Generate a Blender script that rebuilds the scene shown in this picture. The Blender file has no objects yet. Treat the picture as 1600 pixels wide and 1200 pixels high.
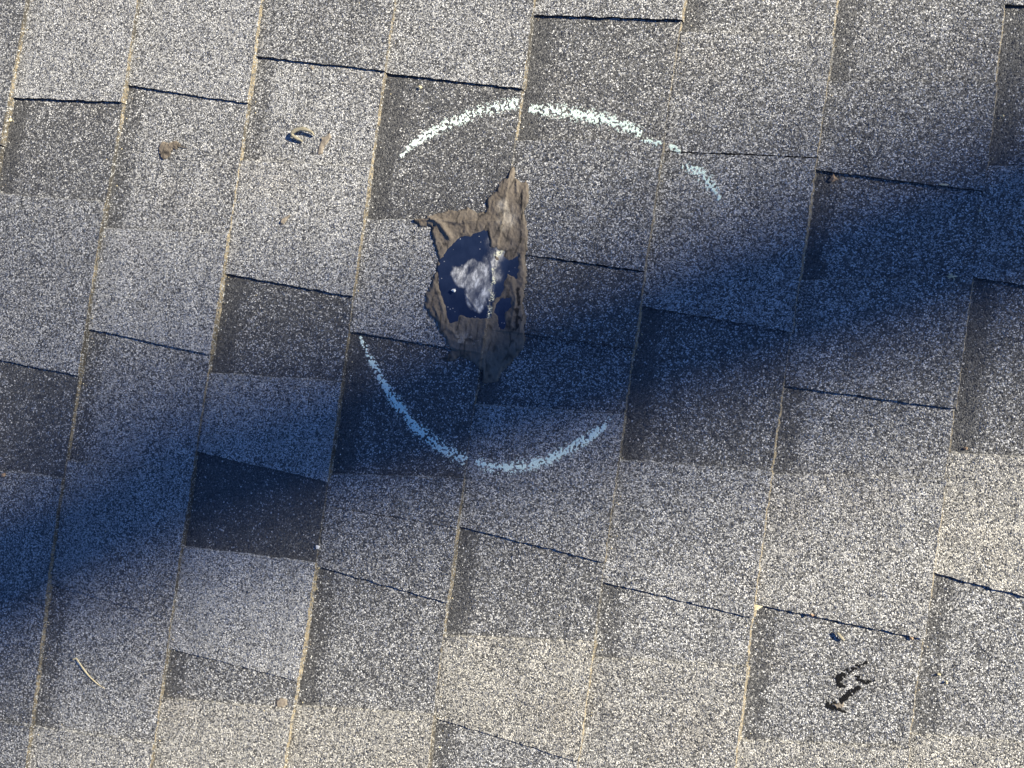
import bpy, math, random
import numpy as np
from mathutils import Matrix, Vector

random.seed(11)
RNG = np.random.default_rng(5)
S = bpy.context.scene
COL = S.collection

# ------------------------------------------------------------------ place
PITCH = math.radians(12.0)          # roof slope, falling towards +x
ROOF_H = 3.4                        # height of the photographed spot above the ground
TO_WORLD = Matrix.Translation((0, 0, ROOF_H)) @ Matrix.Rotation(PITCH, 4, 'Y')

# ------------------------------------------------------------------ camera
CAM_ROT = (0.03935135706719253, 0.156652209762641, 0.14261119502672506)
CAM_LOC = np.array((0.15105106, 0.0, 0.73689032))
FPX = 1200.0                        # focal length in pixels of the 1600 px wide photograph
cam_data = bpy.data.cameras.new("camera")
cam_data.sensor_width = 36.0
cam_data.lens = 27.0
cam_data.clip_start = 0.02
cam_data.clip_end = 2000.0
cam = bpy.data.objects.new("camera", cam_data)
COL.objects.link(cam)
cam.location = CAM_LOC
cam.rotation_euler = CAM_ROT
S.camera = cam

# ------------------------------------------------------------------ sun, sky, exposure
SUN_EL = math.radians(31.0)         # above the roof plane
BAND = math.radians(24.0)           # direction of the trunk's shadow across the roof
def sun_local():
    # the sun stands so that an upright trunk throws its shadow along BAND
    best = None
    for k in range(0, 9000):
        az = math.radians(k * 0.01)
        s = (math.cos(SUN_EL) * math.cos(az), math.cos(SUN_EL) * math.sin(az), math.sin(SUN_EL))
        dx = -math.sin(PITCH) - math.cos(PITCH) * s[0] / s[2]
        dy = -math.cos(PITCH) * s[1] / s[2]
        err = abs(math.atan2(-dy, -dx) - BAND)
        if best is None or err < best[0]:
            best = (err, s)
    return best[1]
SUN_L = Vector(sun_local())
SUN_W = (TO_WORLD.to_3x3() @ SUN_L).normalized()
sun_data = bpy.data.lights.new("sun", 'SUN')
sun_data.energy = 5.0
sun_data.angle = math.radians(0.53)
sun_data.color = (1.0, 0.92, 0.74)
sun = bpy.data.objects.new("sun", sun_data)
COL.objects.link(sun)
sun.location = (0, 0, 30)
sun.rotation_euler = SUN_W.to_track_quat('Z', 'Y').to_euler()

world = bpy.data.worlds.new("World")
S.world = world
world.use_nodes = True
wn = world.node_tree
sky = wn.nodes.new("ShaderNodeTexSky")
sky.sky_type = 'NISHITA'
sky.sun_disc = False
sky.sun_elevation = math.asin(SUN_W.z)
sky.sun_rotation = math.atan2(SUN_W.x, SUN_W.y)
sky.air_density = 1.0
sky.dust_density = 0.0
sky.ozone_density = 8.0
deep = wn.nodes.new("ShaderNodeMix")          # a clear deep blue day
deep.data_type = 'RGBA'
deep.blend_type = 'MULTIPLY'
deep.inputs[0].default_value = 1.0
deep.inputs[7].default_value = (0.95, 0.87, 1.0, 1.0)
wn.links.new(sky.outputs[0], deep.inputs[6])
wn.links.new(deep.outputs[2], wn.nodes["Background"].inputs[0])
wn.nodes["Background"].inputs[1].default_value = 0.064

S.view_settings.view_transform = 'Standard'
S.view_settings.look = 'None'
S.view_settings.gamma = 1.0
S.view_settings.use_curve_mapping = False
S.view_settings.exposure = 1.12

# ------------------------------------------------------------------ measuring
_cam_R = np.array(cam.rotation_euler.to_matrix())
def at(px, py, z=0.0):
    """point of the roof plane (roof coordinates, metres) seen at a pixel of the photograph"""
    d = _cam_R @ np.array([(px - 800.0) / FPX, -(py - 600.0) / FPX, -1.0])
    t = (z - CAM_LOC[2]) / d[2]
    p = CAM_LOC + t * d
    return np.array([p[0], p[1]])
def ats(pts, z=0.0):
    return np.array([at(x, y, z) for x, y in pts])

# ------------------------------------------------------------------ noise
def _hash(ix, iy, seed):
    h = (ix.astype(np.int64) * 374761393 + iy.astype(np.int64) * 668265263 + seed * 974711) & 0x7fffffff
    h = ((h ^ (h >> 13)) * 1274126177) & 0x7fffffff
    h = h ^ (h >> 16)
    return (h & 0xffff) / 65535.0
def vnoise(x, y, scale, seed=0):
    """value noise, 0..1"""
    x = np.asarray(x, float) / scale + 1000.0
    y = np.asarray(y, float) / scale + 1000.0
    ix, iy = np.floor(x), np.floor(y)
    fx, fy = x - ix, y - iy
    fx, fy = fx * fx * (3 - 2 * fx), fy * fy * (3 - 2 * fy)
    a, b = _hash(ix, iy, seed), _hash(ix + 1, iy, seed)
    c, d = _hash(ix, iy + 1, seed), _hash(ix + 1, iy + 1, seed)
    return (a * (1 - fx) + b * fx) * (1 - fy) + (c * (1 - fx) + d * fx) * fy
def fbm(x, y, scale, seed=0, octaves=3):
    t, w, n = 0, 1.0, 0
    for o in range(octaves):
        t = t + w * vnoise(x, y, scale / 2 ** o, seed + 17 * o)
        n += w
        w *= 0.55
    return t / n
def smooth(a, b, x):
    t = np.clip((x - a) / (b - a), 0, 1)
    return t * t * (3 - 2 * t)

# ------------------------------------------------------------------ materials
def new_mat(name):
    m = bpy.data.materials.new(name)
    m.use_nodes = True
    return m, m.node_tree, m.node_tree.nodes["Principled BSDF"]
def N(nt, kind, **kw):
    n = nt.nodes.new(kind)
    for k, v in kw.items():
        setattr(n, k, v)
    return n
def math_node(nt, op, a, b=None, clamp=False):
    n = nt.nodes.new("ShaderNodeMath")
    n.operation = op
    n.use_clamp = clamp
    for i, v in enumerate((a, b)):
        if v is None:
            continue
        if isinstance(v, (int, float)):
            n.inputs[i].default_value = v
        else:
            nt.links.new(v, n.inputs[i])
    return n.outputs[0]
def mix_col(nt, f, a, b, mode='MIX'):
    n = nt.nodes.new("ShaderNodeMix")
    n.data_type = 'RGBA'
    n.blend_type = mode
    for sock, v in ((n.inputs[0], f), (n.inputs[6], a), (n.inputs[7], b)):
        if isinstance(v, (int, float)):
            sock.default_value = v
        elif isinstance(v, tuple):
            sock.default_value = (*v, 1.0)
        else:
            nt.links.new(v, sock)
    return n.outputs[2]
def map_range(nt, x, a, b, c=0.0, d=1.0, soft=False):
    n = nt.nodes.new("ShaderNodeMapRange")
    if soft:
        n.interpolation_type = 'SMOOTHSTEP'
    nt.links.new(x, n.inputs[0])
    for i, v in enumerate((a, b, c, d)):
        n.inputs[i + 1].default_value = v
    return n.outputs[0]
def ramp(nt, x, stops, interp='LINEAR'):
    n = nt.nodes.new("ShaderNodeValToRGB")
    n.color_ramp.interpolation = interp
    e = n.color_ramp.elements
    while len(e) > 1:
        e.remove(e[-1])
    e[0].position, e[0].color = stops[0][0], (*stops[0][1], 1)
    for p, c in stops[1:]:
        k = e.new(p)
        k.color = (*c, 1)
    nt.links.new(x, n.inputs[0])
    return n.outputs[0]
def coords(nt):
    return nt.nodes.new("ShaderNodeTexCoord").outputs['Object']
def voronoi(nt, co, scale, feature='F1'):
    v = N(nt, "ShaderNodeTexVoronoi", feature=feature)
    v.inputs['Scale'].default_value = scale
    nt.links.new(co, v.inputs['Vector'])
    return v
def noise(nt, co, scale, detail=3.0, rough=0.55):
    v = N(nt, "ShaderNodeTexNoise")
    v.inputs['Scale'].default_value = scale
    v.inputs['Detail'].default_value = detail
    v.inputs['Roughness'].default_value = rough
    nt.links.new(co, v.inputs['Vector'])
    return v.outputs[0]
def attr(nt, name):
    return N(nt, "ShaderNodeAttribute", attribute_name=name, attribute_type='GEOMETRY')

GRAIN = 880.0        # ceramic granules per metre
FACET = 0.72         # how far single granule faces tilt
def granule_nodes(nt, co, tone):
    """per-granule colour and facet normal; tone 0..1 is the share of pale granules in the blend"""
    big = voronoi(nt, co, GRAIN)
    sep = N(nt, "ShaderNodeSeparateColor")
    nt.links.new(big.outputs['Color'], sep.inputs[0])
    edge = voronoi(nt, co, GRAIN, 'DISTANCE_TO_EDGE')
    r = sep.outputs[0]
    # position of the granule in the blend, shifted by tone
    cut = math_node(nt, 'SUBTRACT', 1.02, tone)
    over = math_node(nt, 'SUBTRACT', r, cut)
    pale = map_range(nt, over, -0.07, 0.10, 0.0, 1.0)
    dark_c = ramp(nt, sep.outputs[1], [(0, (0.048, 0.048, 0.049)), (0.5, (0.092, 0.091, 0.090)), (1, (0.16, 0.158, 0.155))])
    pale_c = ramp(nt, sep.outputs[2], [(0, (0.28, 0.275, 0.268)), (0.5, (0.44, 0.435, 0.42)), (1, (0.76, 0.75, 0.73))])
    c = mix_col(nt, pale, dark_c, pale_c)
    tint = noise(nt, co, 9.0, 2.0)
    c = mix_col(nt, map_range(nt, tint, 0.55, 0.72, 0.0, 0.22), c, mix_col(nt, 1.0, c, (1.0, 0.90, 0.78), 'MULTIPLY'))
    # a few larger pale granules stand out of the blend
    large = voronoi(nt, co, GRAIN * 0.55)
    ls = N(nt, "ShaderNodeSeparateColor")
    nt.links.new(large.outputs['Color'], ls.inputs[0])
    lcut = math_node(nt, 'SUBTRACT', 0.985, math_node(nt, 'MULTIPLY', tone, 0.16))
    lm = math_node(nt, 'MULTIPLY', math_node(nt, 'GREATER_THAN', ls.outputs[0], lcut), map_range(nt, large.outputs['Distance'], 0.40, 0.50, 1.0, 0.0))
    c = mix_col(nt, lm, c, ramp(nt, ls.outputs[1], [(0, (0.48, 0.475, 0.46)), (1, (0.80, 0.79, 0.77))]))
    glare = attr(nt, "glare").outputs['Fac']
    c = mix_col(nt, glare, c, mix_col(nt, 1.0, c, (1.0, 0.965, 0.885), 'MULTIPLY'))  # beige tint painted in for lens glare
    # black asphalt between granules
    seam = map_range(nt, edge.outputs[0], 0.0, 0.12, 0.0, 1.0)
    c = mix_col(nt, seam, (0.042, 0.042, 0.044), c)
    # facet normal: normal + per-granule tilt
    rnd = N(nt, "ShaderNodeTexWhiteNoise", noise_dimensions='3D')
    nt.links.new(big.outputs['Position'], rnd.inputs['Vector'])
    vm = N(nt, "ShaderNodeVectorMath", operation='SUBTRACT')
    nt.links.new(rnd.outputs['Color'], vm.inputs[0])
    vm.inputs[1].default_value = (0.5, 0.5, 0.5)
    vs = N(nt, "ShaderNodeVectorMath", operation='SCALE')
    nt.links.new(vm.outputs[0], vs.inputs[0])
    vs.inputs[3].default_value = FACET
    # rounding of each granule: from its centre outwards
    dv = N(nt, "ShaderNodeVectorMath", operation='SUBTRACT')
    nt.links.new(co, dv.inputs[0])
    nt.links.new(big.outputs['Position'], dv.inputs[1])
    ds = N(nt, "ShaderNodeVectorMath", operation='SCALE')
    nt.links.new(dv.outputs[0], ds.inputs[0])
    ds.inputs[3].default_value = GRAIN * 0.9
    add0 = N(nt, "ShaderNodeVectorMath", operation='ADD')
    nt.links.new(vs.outputs[0], add0.inputs[0])
    nt.links.new(ds.outputs[0], add0.inputs[1])
    tw = N(nt, "ShaderNodeVectorTransform", vector_type='VECTOR', convert_from='OBJECT', convert_to='WORLD')
    nt.links.new(add0.outputs[0], tw.inputs[0])
    geo = N(nt, "ShaderNodeNewGeometry")
    add = N(nt, "ShaderNodeVectorMath", operation='ADD')
    nt.links.new(tw.outputs[0], add.inputs[0])
    nt.links.new(geo.outputs['Normal'], add.inputs[1])
    nm = N(nt, "ShaderNodeVectorMath", operation='NORMALIZE')
    nt.links.new(add.outputs[0], nm.inputs[0])
    return c, nm.outputs[0], sep

def make_granule_mat():
    m, nt, b = new_mat("mineral_granules")
    co = coords(nt)
    tone = attr(nt, "tone").outputs['Fac']
    band = attr(nt, "band").outputs['Fac']
    patchy = math_node(nt, 'MULTIPLY', math_node(nt, 'SUBTRACT', noise(nt, co, 26.0, 4.0), 0.5), 0.42)
    fine = math_node(nt, 'MULTIPLY', math_node(nt, 'SUBTRACT', noise(nt, co, 130.0, 2.0), 0.5), 0.30)
    t = math_node(nt, 'ADD', math_node(nt, 'ADD', tone, patchy), fine)
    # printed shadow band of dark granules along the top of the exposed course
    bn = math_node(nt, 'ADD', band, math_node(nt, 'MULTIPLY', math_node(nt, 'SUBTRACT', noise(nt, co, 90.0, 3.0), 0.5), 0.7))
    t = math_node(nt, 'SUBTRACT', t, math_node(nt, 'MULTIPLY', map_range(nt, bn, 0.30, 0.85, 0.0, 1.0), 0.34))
    t = math_node(nt, 'MAXIMUM', t, 0.05)
    c, nrm, sep = granule_nodes(nt, co, t)
    nt.links.new(c, b.inputs['Base Color'])
    nt.links.new(nrm, b.inputs['Normal'])
    b.inputs['Roughness'].default_value = 0.62
    b.inputs['Specular IOR Level'].default_value = 0.35
    return m

def make_butt_mat():
    """cut edge of a shingle: tan dusty filler and fibre with dark asphalt, granules caught on it"""
    m, nt, b = new_mat("shingle_cut_edge")
    co = coords(nt)
    mp = N(nt, "ShaderNodeMapping")
    mp.inputs['Scale'].default_value = (1.0, 0.45, 1.0)
    nt.links.new(co, mp.inputs[0])
    n1 = noise(nt, mp.outputs[0], 900.0, 4.0, 0.7)
    n2 = noise(nt, co, 24.0, 3.0)
    worn = attr(nt, "tone").outputs['Fac']
    f = math_node(nt, 'ADD', math_node(nt, 'MULTIPLY', n1, 1.0), math_node(nt, 'MULTIPLY', math_node(nt, 'SUBTRACT', n2, 0.5), 1.0))
    f = math_node(nt, 'ADD', f, math_node(nt, 'SUBTRACT', worn, 0.5))
    tan = ramp(nt, noise(nt, co, 300.0, 3.0), [(0.3, (0.18, 0.145, 0.095)), (0.55, (0.29, 0.24, 0.16)), (0.8, (0.44, 0.38, 0.27))])
    c = mix_col(nt, map_range(nt, f, 0.40, 0.68), (0.050, 0.045, 0.038), tan)
    gc, nrm, sep = granule_nodes(nt, co, math_node(nt, 'ADD', 0.4, 0.0))
    c = mix_col(nt, map_range(nt, noise(nt, co, 420.0, 2.0), 0.50, 0.56), c, gc)
    nt.links.new(c, b.inputs['Base Color'])
    nt.links.new(nrm, b.inputs['Normal'])
    b.inputs['Roughness'].default_value = 0.9
    return m

def make_black_mat():
    m, nt, b = new_mat("asphalt_side")
    co = coords(nt)
    c = mix_col(nt, map_range(nt, noise(nt, co, 700.0, 3.0), 0.5, 0.7), (0.012, 0.012, 0.014), (0.06, 0.058, 0.055))
    nt.links.new(c, b.inputs['Base Color'])
    b.inputs['Roughness'].default_value = 0.85
    return m

def make_cement_mat():
    m, nt, b = new_mat("dried_roof_cement")
    co = coords(nt)
    mp = N(nt, "ShaderNodeMapping")
    mp.inputs['Rotation'].default_value = (0, 0, 0.5)
    mp.inputs['Scale'].default_value = (1.0, 0.35, 1.0)
    nt.links.new(co, mp.inputs[0])
    n1 = noise(nt, co, 45.0, 5.0, 0.6)
    n2 = noise(nt, mp.outputs[0], 260.0, 5.0, 0.65)
    c = ramp(nt, n1, [(0.3, (0.175, 0.146, 0.115)), (0.5, (0.215, 0.181, 0.143)), (0.7, (0.265, 0.226, 0.181))])
    c = mix_col(nt, map_range(nt, n2, 0.40, 0.62, 0.0, 0.55), mix_col(nt, 1.0, c, (0.72, 0.70, 0.68), 'MULTIPLY'), c)
    # cracks and pits showing black bitumen
    crack = voronoi(nt, mp.outputs[0], 120.0, 'DISTANCE_TO_EDGE').outputs[0]
    mask = map_range(nt, noise(nt, co, 60.0, 2.0), 0.46, 0.56)
    ck = math_node(nt, 'MULTIPLY', map_range(nt, crack, 0.0, 0.13, 1.0, 0.0), mask)
    tar = attr(nt, "tar").outputs['Fac']
    c = mix_col(nt, math_node(nt, 'MAXIMUM', math_node(nt, 'MULTIPLY', ck, 0.8), tar), c, (0.020, 0.018, 0.016))
    scuff = attr(nt, "scuff").outputs['Fac']
    sc = math_node(nt, 'MULTIPLY', scuff, map_range(nt, n2, 0.35, 0.65))
    c = mix_col(nt, sc, c, (0.46, 0.41, 0.34))
    nt.links.new(c, b.inputs['Base Color'])
    bp = N(nt, "ShaderNodeBump")
    bp.inputs['Strength'].default_value = 0.6
    bp.inputs['Distance'].default_value = 0.0013
    nt.links.new(math_node(nt, 'ADD', n2, math_node(nt, 'MULTIPLY', noise(nt, co, 520.0, 3.0), 0.6)), bp.inputs['Height'])
    nt.links.new(bp.outputs[0], b.inputs['Normal'])
    b.inputs['Roughness'].default_value = 0.7
    b.inputs['Specular IOR Level'].default_value = 0.3
    return m

def make_tar_mat():
    """bare black bitumen, sky reflection painted in navy, with a pale dried film and specks"""
    m, nt, b = new_mat("glossy_bitumen")
    co = coords(nt)
    film = attr(nt, "film").outputs['Fac']
    mp = N(nt, "ShaderNodeMapping")
    mp.inputs['Rotation'].default_value = (0, 0, -0.7)
    mp.inputs['Scale'].default_value = (1.0, 0.5, 1.0)
    nt.links.new(co, mp.inputs[0])
    n1 = noise(nt, mp.outputs[0], 190.0, 6.0, 0.72)
    n2 = noise(nt, co, 60.0, 4.0)
    f = math_node(nt, 'MULTIPLY', film, map_range(nt, math_node(nt, 'ADD', math_node(nt, 'MULTIPLY', n1, 0.4), math_node(nt, 'MULTIPLY', n2, 0.6)), 0.30, 0.52))
    base = mix_col(nt, map_range(nt, n2, 0.35, 0.7), (0.016, 0.027, 0.062), (0.028, 0.043, 0.088))  # blue sky reflection painted into the black bitumen
    pale = ramp(nt, n1, [(0.36, (0.20, 0.20, 0.215)), (0.50, (0.42, 0.41, 0.385)), (0.60, (0.90, 0.87, 0.80))])  # greys of the dried film, white end paints in its glints
    c = mix_col(nt, f, base, pale)
    chalky = attr(nt, "chalky").outputs['Fac']
    c = mix_col(nt, math_node(nt, 'MULTIPLY', chalky, map_range(nt, noise(nt, co, 700.0, 4.0), 0.46, 0.58)), c, (0.74, 0.72, 0.50))
    sp = voronoi(nt, co, 380.0)
    ss = N(nt, "ShaderNodeSeparateColor")
    nt.links.new(sp.outputs['Color'], ss.inputs[0])
    spk = math_node(nt, 'MULTIPLY', map_range(nt, ss.outputs[0], 0.91, 0.92), map_range(nt, sp.outputs['Distance'], 0.10, 0.24, 1.0, 0.0))
    c = mix_col(nt, spk, c, (0.6, 0.6, 0.6))
    nt.links.new(c, b.inputs['Base Color'])
    rough = math_node(nt, 'ADD', 0.22, math_node(nt, 'MULTIPLY', f, 0.4))
    nt.links.new(rough, b.inputs['Roughness'])
    bp = N(nt, "ShaderNodeBump")
    bp.inputs['Strength'].default_value = 0.35
    bp.inputs['Distance'].default_value = 0.0012
    nt.links.new(n1, bp.inputs['Height'])
    nt.links.new(bp.outputs[0], b.inputs['Normal'])
    return m

def make_plain(name, c0, c1, scale=400.0, rough=0.8, bump=0.0006):
    m, nt, b = new_mat(name)
    co = coords(nt)
    n = noise(nt, co, scale, 4.0, 0.6)
    nt.links.new(mix_col(nt, map_range(nt, n, 0.35, 0.65), c0, c1), b.inputs['Base Color'])
    b.inputs['Roughness'].default_value = rough
    bp = N(nt, "ShaderNodeBump")
    bp.inputs['Strength'].default_value = 0.5
    bp.inputs['Distance'].default_value = bump
    nt.links.new(n, bp.inputs['Height'])
    nt.links.new(bp.outputs[0], b.inputs['Normal'])
    return m

M_GRAN = make_granule_mat()
M_BUTT = make_butt_mat()
M_SIDE = make_black_mat()
M_CEM = make_cement_mat()
M_TAR = make_tar_mat()
M_CHALK = make_plain("mint_chalk", (0.82, 0.95, 0.87), (0.90, 0.985, 0.93), 900.0, 0.95)
M_STRAW = make_plain("dry_straw", (0.62, 0.50, 0.27), (0.78, 0.68, 0.44), 500.0, 0.7)
M_BLACK = make_plain("dull_black", (0.006, 0.006, 0.007), (0.014, 0.013, 0.014), 500.0, 0.95)
M_LEAF = make_plain("dry_brown_leaf", (0.30, 0.19, 0.11), (0.42, 0.29, 0.18), 500.0, 0.75)
M_DUN = make_plain("dun_crust", (0.18, 0.15, 0.115), (0.30, 0.255, 0.20), 420.0, 0.85)
M_CURL = make_plain("dried_stem", (0.20, 0.18, 0.125), (0.32, 0.285, 0.205), 420.0, 0.8)
M_WHITE = make_plain("white_chip", (0.74, 0.73, 0.68), (0.86, 0.85, 0.80), 500.0, 0.7)
M_PLY = make_plain("roof_boards", (0.20, 0.15, 0.09), (0.30, 0.23, 0.14), 20.0, 0.9)
M_BARK = make_plain("grey_bark", (0.09, 0.075, 0.06), (0.17, 0.15, 0.125), 30.0, 0.95, 0.01)
M_GRASS = make_plain("dry_lawn", (0.045, 0.06, 0.022), (0.10, 0.095, 0.045), 3.0, 0.95, 0.02)
M_WALL = make_plain("house_siding", (0.42, 0.40, 0.36), (0.46, 0.44, 0.40), 6.0, 0.8)

# ------------------------------------------------------------------ helpers
def link(name, me, parent=None):
    o = bpy.data.objects.new(name, me)
    COL.objects.link(o)
    if parent:
        o.parent = parent
    return o
def tag(o, label=None, cat=None, group=None, kind=None):
    if label: o["label"] = label
    if cat: o["category"] = cat
    if group: o["group"] = group
    if kind: o["kind"] = kind
    return o
TOPS = []
def mesh_from(name, V, F, mats, mat_idx=None, attrs=None, smooth_faces=False):
    me = bpy.data.meshes.new(name)
    me.from_pydata([tuple(map(float, v)) for v in V], [], [tuple(int(i) for i in f) for f in F])
    for m in mats:
        me.materials.append(m)
    if mat_idx is not None:
        me.polygons.foreach_set("material_index", np.asarray(mat_idx, dtype=np.int32))
    if smooth_faces:
        me.polygons.foreach_set("use_smooth", np.ones(len(me.polygons), dtype=bool))
    for k, v in (attrs or {}).items():
        a = me.attributes.new(k, 'FLOAT', 'POINT')
        a.data.foreach_set("value", np.asarray(v, dtype=np.float32))
    me.update()
    return me

# ------------------------------------------------------------------ the roof: courses and butt lines
EXPO = 0.143
LINES = {
 0: [(43,0),(16,150),(0,235)],
 1: [(215,0),(197,130),(180,225),(158,360),(138,500),(110,650),(88,800),(75,930),(55,1110),(40,1200)],
 2: [(410,0),(385,160),(356,400),(340,480),(328,560),(295,780),(270,950),(255,1050),(236,1200)],
 3: [(618,0),(602,110),(580,250),(563,380),(548,500),(530,630),(498,860),(480,960),(465,1060),(446,1200)],
 4: [(835,0),(820,110),(812,170),(718,800),(700,930),(690,1000),(680,1110),(670,1200)],
 5: [(1070,0),(1050,130),(1035,240),(1020,330),(1003,460),(990,550),(975,650),(960,770),(943,900),(925,1020),(905,1180)],
 6: [(1310,0),(1290,130),(1272,270),(1255,400),(1225,600),(1205,740),(1190,860),(1178,960),(1155,1140)],
 7: [(1572,0),(1553,180),(1542,260),(1520,430),(1490,640),(1475,760),(1463,890),(1443,1000),(1425,1140)],
}
K0, K1 = -3, 11
Y_MIN, Y_MAX = -0.95, 0.95
_dev = {}
for k in range(K0 - 1, K1 + 1):
    ys = np.linspace(Y_MIN - 0.2, Y_MAX + 0.2, 60)
    dx = 0.0012 * (vnoise(ys, ys * 0 + k, 0.12, 3) - 0.5) * 2
    if k in LINES:
        P = ats(LINES[k])
        P = P[np.argsort(P[:, 1])]
        c = np.polyfit(P[:, 1], P[:, 0] - EXPO * (k - 4), 3 if k not in (0,) else 1)
        lo, hi = P[0, 1], P[-1, 1]
        dx = dx * 0.5 + np.polyval(c, np.clip(ys, lo, hi))
    _dev[k] = (ys, dx)
def line_x(k, y):
    ys, dx = _dev[k]
    y = np.asarray(y, float)
    return EXPO * (k - 4) + np.interp(y, ys, dx) + 0.0011 * (vnoise(y, y * 0 + k * 3.1, 0.004, 8) - 0.5) + 0.0008 * (vnoise(y, y * 0 + k, 0.0016, 9) - 0.5)

ZB = -0.005       # level of a course's base layer at its upper end
RISE = 0.0040     # rise of a course over its exposure, riding on the course below
THICK = 0.0026    # thickness of the laminated tab

# Each tab: upper edge and lower edge as two photograph pixels, tone, extra lift.  None = continues outside the frame.
OFF = None
TABS = {
 1: [(OFF, ((18,151),(186,160)), .74, .0002), (((0,302),(165,316)), ((0,563),(118,586)), .60, 0), (((0,736),(100,748)), ((0,924),(75,944)), .50, 0), (((0,1128),(50,1136)), OFF, .50, 0)],
 2: [(OFF, ((205,132),(382,161)), .74, -.0006), (((160,356),(355,366)), ((145,515),(325,553)), .76, 0), (((105,720),(297,738)), ((82,915),(262,967)), .58, -.0012), (((50,1138),(245,1163)), OFF, 0.75, 0)],
 3: [(OFF, ((405,87),(598,110)), .50, -.0006), (((385,250),(580,262)), ((356,428),(547,463)), .74, 0), (((332,583),(528,597)), ((315,708),(500,750)), .70, -.0006), (((290,857),(475,878)), ((270,1016),(460,1062)), .80, -.0006), (((260,1095),(455,1108)), OFF, 0.79, 0)],
 4: [(OFF, ((604,112),(808,138)), .66, -.0004), (((578,342),(780,346)), ((550,518),(760,554)), .66, 0), (((515,742),(722,748)), ((505,790),(715,824)), .50, .0006), (((505,791),(715,825)), ((497,886),(693,940)), .52, -.0002), (((460,1105),(675,1118)), OFF, 0.79, 0)],
 5: [(OFF, ((840,21),(1060,32)), .60, 0), (((815,218),(1040,222)), ((820,397),(1000,424)), .48, .0036), (((818,398),(998,425)), ((815,521),(985,544)), .28, .0014), (((755,633),(962,648)), ((722,824),(940,877)), .58, 0), (((705,996),(925,1004)), ((682,1124),(898,1188)), 0.77, -.0006)],
 6: [(((1066,48),(1300,58)), ((1040,235),(1272,246)), .48, .0004), (((1039,237),(1271,248)), ((1005,478),(1226,517)), .55, 0), (((970,720),(1198,737)), ((942,910),(1158,961)), .62, -.0004), (((925,1030),(1165,1042)), OFF, .72, 0)],
 7: [(((1290,125),(1555,129)), ((1276,264),(1540,300)), .40, .0), (((1240,438),(1515,432)), ((1228,603),(1487,638)), .42, -.0002), (((1206,742),(1474,750)), ((1180,945),(1440,997)), .70, 0), (((1155,1160),(1425,1168)), OFF, 0.77, 0)],
 8: [(OFF, ((1570,5),(1640,8)), .55, 0), (((1545,258),(1700,262)), ((1520,432),(1640,452)), .50, 0), (((1475,708),(1640,717)), ((1463,897),(1640,942)), 0.79, 0), (((1425,1150),(1640,1166)), OFF, 0.81, 0)],
}
# tone of the base layer showing below each tab, in the same order
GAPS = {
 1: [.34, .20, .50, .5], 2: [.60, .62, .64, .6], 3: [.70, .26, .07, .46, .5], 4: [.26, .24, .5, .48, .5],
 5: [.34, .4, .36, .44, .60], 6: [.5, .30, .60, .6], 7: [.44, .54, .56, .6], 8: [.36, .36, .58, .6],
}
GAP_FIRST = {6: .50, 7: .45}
# beiger tabs, lens glare painted into their colour: (course, place in the list above)
GLARE = {(2, 3): .5, (3, 4): .9, (4, 4): 1.0, (5, 4): 1.0, (6, 3): .7, (7, 3): .8, (8, 2): .9, (8, 3): .9, (7, 2): .3}
def edge_line(e):
    A, B = at(*e[0]), at(*e[1])
    s = (B[1] - A[1]) / (B[0] - A[0])
    return (A[1] - s * A[0], s)
rt = random.Random(4)
courses = {}      # k -> list of tabs sorted from high Y to low Y: dict(top=(a,b), bot=(a,b), tone, lift) and gap tones
for k in range(K0, K1 + 1):
    xm = EXPO * (k - 4.5)
    lst = []
    if k in TABS:
        for (te, be, tone, lift), g in zip(TABS[k], GAPS[k]):
            top = edge_line(te) if te else None
            bot = edge_line(be) if be else None
            if top is None:
                a, s = bot
                top = (a + rt.uniform(.10, .16), .05)
            if bot is None:
                a, s = top
                bot = (a - rt.uniform(.12, .16), -.03)
            lst.append(dict(top=top, bot=bot, tone=tone, lift=lift, gap=g))
    else:
        y0 = rt.uniform(-.05, .05)
        lst.append(dict(top=(y0 + .1, .03), bot=(y0, -.04), tone=rt.uniform(.4, .85), lift=0, gap=rt.uniform(.2, .6)))
    first_gap = GAP_FIRST.get(k, rt.uniform(.3, .6))
    ahead = 0
    # carry the pattern on outside the frame
    while lst[0]['top'][0] + lst[0]['top'][1] * xm < Y_MAX - .1:
        yb = lst[0]['top'][0] + lst[0]['top'][1] * xm + rt.uniform(.08, .16)
        yt = yb + rt.uniform(.09, .17)
        lst.insert(0, dict(top=(yt - .04 * xm, .04), bot=(yb + .04 * xm, -.04), tone=rt.uniform(.4, .85), lift=0, gap=first_gap))
        first_gap = rt.uniform(.2, .6)
        ahead += 1
    while lst[-1]['bot'][0] + lst[-1]['bot'][1] * xm > Y_MIN + .1:
        yt = lst[-1]['bot'][0] + lst[-1]['bot'][1] * xm - rt.uniform(.08, .16)
        yb = yt - rt.uniform(.09, .17)
        lst.append(dict(top=(yt - .04 * xm, .04), bot=(yb + .04 * xm, -.04), tone=rt.uniform(.4, .85), lift=0, gap=rt.uniform(.2, .6)))
    for tb in lst:
        tb['first'] = ahead
    courses[k] = (first_gap, lst)

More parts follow.
